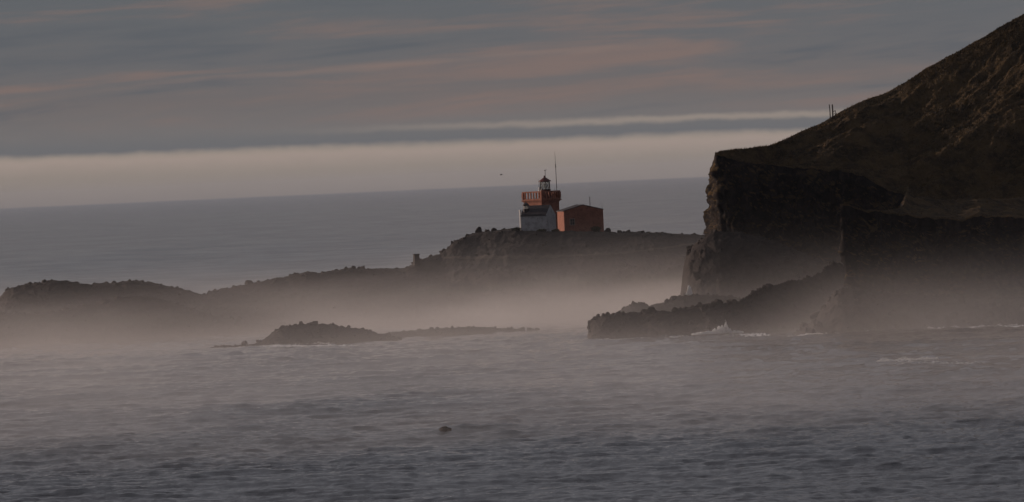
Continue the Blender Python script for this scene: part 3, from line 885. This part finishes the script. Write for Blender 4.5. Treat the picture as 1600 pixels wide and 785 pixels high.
# mast with wind vane behind the lantern
m1 = (lc[0] + 0.9, lc[1] + 0.7)
def anten(name, base, pts, label, cat='antenna', extra=None, group=None):
    o = empty(name, base, 0, label=label, cat=cat, group=group)
    mb = MB()
    for p, q, r, r2 in pts:
        mb.rod(p, q, r, r2)
    mb.build('mast', M['iron'], o)
    if extra:
        extra(o)
    return o
def head(o):
    MB().rod((-0.22, 0, 3.05), (0.28, 0, 3.08), 0.045).rod((0.24, 0, 3.08), (0.30, 0, 3.35), 0.04).lathe([(0.10, 2.95), (0.12, 3.15), (0.05, 3.2)], 6).build('wind_vane', M['iron'], o)
cx, cy_ = TX + 1.0 * 1.0, TY
anten('short_mast', (cx + 0.18, cy_ + 1.8, zr0 + Z0 - 0.35), [((0, 0, -3.5), (0.0, 0, 3.0), 0.09, 0.06), ((-0.42, 0, -3.5), (-0.42, 0, 1.5), 0.05, 0.03)], 'short mast with a wind vane rising behind the lantern roof', 'mast', head)
mx, _ = L(-6.8, 0)
anten('tall_antenna', (X0 + mx, TY + 0.35, Z0 + zf), [((0, 0, 0), (-0.03, 0, 7.6), 0.085, 0.07), ((-0.03, 0, 7.6), (-0.05, 0, 8.5), 0.12, 0.09), ((-0.05, 0, 8.5), (-0.08, 0, 11.6), 0.05, 0.02),
                                                     ((-0.5, 0, 0), (-0.5, 0, 2.6), 0.04, 0.03)],
      'tallest whip antenna on the right corner of the lighthouse tower')
wx, _ = L(-34.5, 0)
sp = empty('white_pole', (X0 + wx, TY - 1.2, Z0 + zf), 0, label='slim sunlit white pole left of the lantern', cat='pole')
MB().rod((0, 0, 0), (0, 0, 3.0), 0.20, 0.16, 8).build('sleeve', M['whitepaint'], sp)
MB().rod((0, 0, 3.0), (0, 0, 4.9), 0.05, 0.03).build('rod', M['iron'], sp)
hx, _ = L(43.5, 0)
anten('roof_antenna', (X0 + hx, LD - 1.5, Z0 + 4.9), [((0, 0, -0.4), (0, 0, 2.9), 0.085, 0.07), ((-0.15, 0, 2.75), (0.15, 0, 2.75), 0.04, 0.04)],
      'short mast on the roof of the orange house')
hx, _ = L(62.5, 0)
anten('roof_whip', (X0 + hx, LD - 1.0, Z0 + 4.5), [((0, 0, -0.6), (-0.05, 0, 1.9), 0.04, 0.025)], 'thin whip at the right end of the orange house roof')

# scrub in front of the houses, leafy clumps
def shrub(px, py, wid, hgt, seed, label):
    g = np.random.default_rng(seed)
    x, _ = W(px, py, LD - 15)
    gz_ = isl_t.ray_cast(Vector((x, LD - 15, 80)), Vector((0, 0, -1)))[0]
    o = empty('shrub', (x, LD - 15, (gz_.z if gz_ else Z0) - 0.1), 0, label=label, cat='shrub', group='scrub before the lighthouse houses')
    n = 420
    P = g.normal(size=(n, 3))
    P /= np.linalg.norm(P, axis=1)[:, None]
    P *= (g.random(n) ** 0.4)[:, None] * (0.8 + 0.35 * fbm(P[:, 0] * 2 + seed, P[:, 1] * 2, P[:, 2] * 2, 2))[:, None]
    P = P * np.array([wid / 2, wid / 2.4, hgt * 0.55]) + np.array([0, 0, hgt * 0.5])
    P[:, 2] = np.maximum(P[:, 2], 0.02)
    d1, d2 = g.normal(size=(n, 3)) * 0.11, g.normal(size=(n, 3)) * 0.11
    V = np.stack([P - d1, P + d2, P + d1, P - d2], 1)
    add('foliage', mesh_np('foliage', V, np.arange(4 * n).reshape(-1, 4), False), M['shrub'], o)
    st = MB()
    for k in range(5):
        a = k * 1.3
        st.rod((0.1 * math.cos(a), 0.1 * math.sin(a), -0.2), (wid * 0.3 * math.cos(a), wid * 0.25 * math.sin(a), hgt * 0.6), 0.04, 0.02, 5)
    st.build('stem', M['wood'], o)
shrub(931, 356, 3.0, 1.7, 1, 'dark bush against the right end of the orange house')
shrub(808, 359, 2.4, 0.9, 2, 'low bush at the left corner of the white house')
shrub(846, 358, 2.8, 0.8, 3, 'low bush before the middle of the white house wall')
shrub(868, 359, 2.2, 0.8, 4, 'low bush between the white house and the orange house')

# ------------------------------------------------------------------ posts on the hill
head_t = bvh(headland)
def post(name, px0, py0, px1, py1, r, label, rail=None):
    d = float(crestD(px0)) - 1.0
    x, z = W(px0, py0, d)
    x1, z1 = W(px1, py1, d)
    gr = head_t.ray_cast(Vector((x, d, 150)), Vector((0, 0, -1)))[0]
    o = empty(name, (x, d, z), 0, label=label, cat='post', group='posts on the hill')
    zb_ = min((gr.z if gr else z) - z, 0) - 0.4
    mid = ((x1 - x) * 0.5 + 0.05, 0, (z1 - z) * 0.55)
    MB().rod((0, 0, zb_), mid, r, r * 0.9, 7).rod(mid, (x1 - x, 0, z1 - z), r * 0.9, r * 0.8, 7).build('shaft', M['wood'], o)
    if rail:
        rail(o, zb_)
post('wooden_post', 1297.2, 184, 1295.5, 163.5, 0.13, 'slimmer left one of two tall dark posts on the hill crest')
def fr(o, zb_):
    MB().rod((0, 0, 1.15), (0.66, 0, 1.35), 0.07).rod((0, 0, 0.55), (0.60, 0, 0.75), 0.05).build('rail', M['wood'], o)
    MB().rod((0.60, 0, zb_ + 0.3), (0.64, 0, 1.45), 0.08).build('short_post', M['wood'], o)
post('wooden_post', 1301.0, 183, 1300.3, 163.5, 0.18, 'thicker right one of two tall posts on the hill crest, with a low rail', fr)

# ------------------------------------------------------------------ rock awash in front, bird
u, v = unroll(696, 676)
d = HC * F / v
me = None
bm = bmesh.new()
bmesh.ops.create_icosphere(bm, subdivisions=4, radius=1.0)
for vv in bm.verts:
    c = vv.co
    n_ = float(billow(c.x * 1.6, c.y * 1.6, c.z * 1.6 + 3, 3)) * 0.16
    vv.co = Vector((c.x * 0.98, c.y * 0.9, c.z * 0.80 * (0.9 if c.x < 0.2 else 0.8))) * (1 + n_)
me = bpy.data.meshes.new('sea_rock')
bm.to_mesh(me)
bm.free()
o = add('sea_rock', me, M['rock'], label='single small rounded rock awash in the open water of the bay', cat='rock')
o.location = (u / F * d, d, 0.12)

bx_, bz_ = W(783, 273.5, 1500)
bd = empty('gull', (bx_, 1500, bz_), R(20), label='small dark bird flying left of the lighthouse above the sea', cat='bird')
MB().poly([(-.26, 0, 0), (-.1, -.05, .05), (-.1, .05, .05), (-.1, 0, -.06), (.16, -.04, .03), (.16, .04, .03), (.16, 0, -.04), (.34, 0, .02)],
          [(0, 1, 2), (0, 3, 1), (0, 2, 3), (1, 4, 5, 2), (1, 3, 6, 4), (2, 5, 6, 3), (4, 7, 5), (4, 6, 7), (5, 7, 6)]).build('body', M['bird'], bd)
for s in (-1, 1):
    MB().poly([(-.08, 0.03 * s, .04), (.10, 0.03 * s, .03), (.06, .30 * s, .16), (-.07, .30 * s, .17), (.10, .62 * s, .09), (-.08, 0.03 * s, .025), (.10, 0.03 * s, .015), (.06, .30 * s, .145), (-.07, .30 * s, .155)],
              [(0, 1, 2, 3), (3, 2, 4), (5, 8, 7, 6), (8, 4, 7), (0, 3, 8, 5), (1, 6, 7, 2)]).build('wing', M['bird'], bd)

# ------------------------------------------------------------------ white water thrown up by the surf
def spray(name, base, pts, n, size, label, spread=0.5):
    """pts: (x, z_top) outline of the burst above its base, droplets and flakes filling it"""
    g = np.random.default_rng(len(label) * 7)
    xs = np.array([p[0] for p in pts])
    zs = np.array([p[1] for p in pts])
    x = g.uniform(xs[0], xs[-1], n)
    top = np.interp(x, xs, zs) * (0.55 + 0.9 * np.clip(0.5 + fbm(x * 1.7, 0.3, base[1], 3), 0, 1))
    z = top * g.random(n) ** 1.1
    y = g.normal(size=n) * spread * (0.4 + 0.6 * (1 - z / (top + 1e-3)))
    s = size * (0.5 + g.random(n)) * (0.55 + 0.7 * (1 - z / (top.max() + 1e-3)))
    P = np.stack([x, y, z], -1)
    tet = np.array([(1, 1, 1), (-1, -1, 1), (-1, 1, -1), (1, -1, -1)]) * 0.6
    an = g.random((n, 3)) * 6.28
    ca, sa, cb, sb = np.cos(an[:, 0]), np.sin(an[:, 0]), np.cos(an[:, 1]), np.sin(an[:, 1])
    Rm = np.stack([np.stack([ca, -sa * cb, sa * sb], -1), np.stack([sa, ca * cb, -ca * sb], -1), np.stack([0 * ca, sb, cb], -1)], 1)
    V = P[:, None, :] + np.einsum('nij,kj->nki', Rm, tet) * s[:, None, None]
    fc = np.array([(0, 1, 2), (0, 3, 1), (0, 2, 3), (1, 3, 2)])
    Fc = (np.arange(n)[:, None, None] * 4 + fc[None]).reshape(-1, 3)
    o = add(name, mesh_np(name, V, Fc, False), M['foam'], label=label, cat='spray', kind='stuff')
    o.location = base
    return o
x, z = W(1128, 523, 1690)
spray('breaking_wave', (x, 1688, 0.05), [(-6.0, 0.15), (-3.0, 0.5), (-1.2, 0.9), (0.2, 1.6), (0.9, 2.2), (1.3, 1.4), (2.0, 0.5), (3.2, 0.35), (4.2, 0.1)], 5200, 0.075,
      'white burst of surf against the boulder spit', 0.7)
def spray_fan():
    """water running off the rock in a fan of white threads"""
    g = np.random.default_rng(5)
    x, z = W(1077, 462, 1806)
    P = []
    for k in range(11):
        x0, x1 = g.uniform(-0.15, 0.5), (k - 5) * 0.17 + g.normal() * 0.06
        top = g.uniform(1.4, 2.7) - 0.10 * abs(k - 5)
        q = np.sort(g.random(150)) ** 0.9
        P.append(np.stack([x0 + (x1 - x0) * q + g.normal(size=150) * 0.03, g.normal(size=150) * 0.12 - q * 0.4, top * (1 - q) + g.normal(size=150) * 0.05], -1))
    P = np.concatenate(P)
    n = len(P)
    tet = np.array([(0.5, 0.5, 1.6), (-1, -1, 0.4), (-1, 1, -1), (1, -1, -1.4)]) * 0.055
    V = P[:, None, :] + tet[None] * (0.6 + 0.7 * g.random((n, 1, 1)))
    Fc = (np.arange(n)[:, None, None] * 4 + np.array([(0, 1, 2), (0, 3, 1), (0, 2, 3), (1, 3, 2)])[None]).reshape(-1, 3)
    o = add('spray_fan', mesh_np('spray_fan', V, Fc, False), M['foam'], label='pale sunlit fan of spray at the foot of the far cliff', cat='spray', kind='stuff')
    o.location = (x, 1806, z)
spray_fan()
for k, (pts, lab) in enumerate((([(1445, 516), (1475, 514), (1500, 514)], 'left part of the white surf line under the near cliff'),
                               ([(1520, 513), (1550, 511), (1590, 511)], 'right part of the white surf line under the near cliff'),
                               ([(1370, 564), (1420, 563), (1465, 567)], 'white crest breaking in open water before the near cliff'),
                               ([(385, 542), (440, 541), (515, 542)], 'white surf along the foot of the black mid bay reef'),
                               ([(1258, 523), (1300, 521), (1335, 520)], 'white surf at the right end of the boulder spit'))):
    u0, v0 = unroll(*pts[0])
    u1, v1 = unroll(*pts[-1])
    uc, vc = unroll(*pts[1])
    dd = HC * F / vc
    xa, xb, xm = u0 / F * dd, u1 / F * dd, uc / F * dd
    g = random.Random(k)
    prof = [(q, g.uniform(0.05, 0.55) if 0.05 < (q - xa + xm) < 99 else 0.1) for q in np.linspace(xa - xm, xb - xm, 14)]
    spray('surf', (xm, dd - 1.0, 0.02), prof, 1500, 0.05, lab, 1.4)

# ------------------------------------------------------------------ sea mist lying over the bay
RATE = 1.0
def mist():
    mt = bpy.data.materials.new('sea mist')
    mt.use_nodes = True
    t = NT(mt.node_tree)
    p = t.n('ShaderNodeNewGeometry').outputs['Position']
    s = t.n('ShaderNodeSeparateXYZ', {0: p})
    X, Y, Z = s.outputs
    def ex(hs):
        return t.math('EXPONENT', t.math('DIVIDE', t.math('MULTIPLY', Z, -1.0), hs))
    def eg(hs):
        return t.math('EXPONENT', t.math('MULTIPLY', t.math('POWER', t.math('DIVIDE', t.math('MAXIMUM', Z, 0.0), hs), 2.0), -1.0))
    nz = t.noise(t.n('ShaderNodeMapping', {'Vector': p, 'Scale': (0.016, 0.007, 0.07)}).outputs[0], 1.0, 3.0, 0.55)
    nzz = t.math('MAXIMUM', 0.08, t.math('ADD', -0.95, t.math('MULTIPLY', nz, 3.9)))
    edge = t.math('ADD', Y, t.math('MULTIPLY', t.math('SUBTRACT', nz, 0.5), 160.0))
    bay = t.math('MULTIPLY', t.math('MULTIPLY', ex(3.5), t.sstep(edge, 1000.0, 1065.0)), 0.0020)
    coast = t.math('MULTIPLY', t.math('MULTIPLY', eg(9.5), t.sstep(Y, 1700.0, 1900.0)), t.math('ADD', 0.0025, t.math('MULTIPLY', t.sstep(X, -85.0, 0.0), 0.0043)))
    back = t.math('SUBTRACT', 1.0, t.sstep(Y, 2050.0, 2250.0))
    den = t.math('MULTIPLY', t.math('MULTIPLY', t.math('ADD', bay, coast), back), nzz)
    vol = t.n('ShaderNodeVolumePrincipled', {'Color': (0.97, 0.96, 0.97, 1), 'Density': den, 'Anisotropy': 0.25})
    t.n('ShaderNodeOutputMaterial', {'Volume': vol.outputs[0]})
    mt.cycles.volume_step_rate = RATE
    o = MB().box(-420, 420, 940, 2260, -2.0, 30).build('sea_mist', mt, kind='stuff', label='low bank of warm sea mist over the bay and rocks', cat='mist')
    return o
mist()

def surf_mist():
    """spray hanging at the foot of the near cliff"""
    mt = bpy.data.materials.new('surf mist')
    mt.use_nodes = True
    t = NT(mt.node_tree)
    p = t.n('ShaderNodeNewGeometry').outputs['Position']
    X, Y, Z = t.n('ShaderNodeSeparateXYZ', {0: p}).outputs
    e = t.math('EXPONENT', t.math('MULTIPLY', t.math('POWER', t.math('DIVIDE', t.math('MAXIMUM', Z, 0.0), 9.0), 2.0), -1.0))
    nz = t.noise(t.n('ShaderNodeMapping', {'Vector': p, 'Scale': (0.03, 0.03, 0.08)}).outputs[0], 1.0, 2.0, 0.5)
    den = t.math('MULTIPLY', t.math('MULTIPLY', e, t.math('MULTIPLY', t.sstep(Y, 1618.0, 1640.0), t.sstep(X, 40.0, 85.0))),
                 t.math('ADD', 0.010, t.math('MULTIPLY', nz, 0.036)))
    vol = t.n('ShaderNodeVolumePrincipled', {'Color': (0.97, 0.96, 0.97, 1), 'Density': den, 'Anisotropy': 0.25})
    t.n('ShaderNodeOutputMaterial', {'Volume': vol.outputs[0]})
    mt.cycles.volume_step_rate = RATE
    MB().box(38, 230, 1612, 1662, -1.0, 26).build('surf_mist', mt, kind='stuff', label='spray haze hanging at the foot of the near cliff', cat='mist')
surf_mist()

def haze():
    """thin even air over the open sea, it softens the horizon"""
    mt = bpy.data.materials.new('sea air')
    mt.use_nodes = True
    t = NT(mt.node_tree)
    vol = t.n('ShaderNodeVolumePrincipled', {'Color': (0.72, 0.82, 1.0, 1), 'Density': 7e-6})
    t.n('ShaderNodeOutputMaterial', {'Volume': vol.outputs[0]})
    MB().box(-70000, 70000, -400, 62000, -3.0, 110).build('haze', mt, kind='stuff', label='thin even haze over the open sea', cat='haze')
haze()
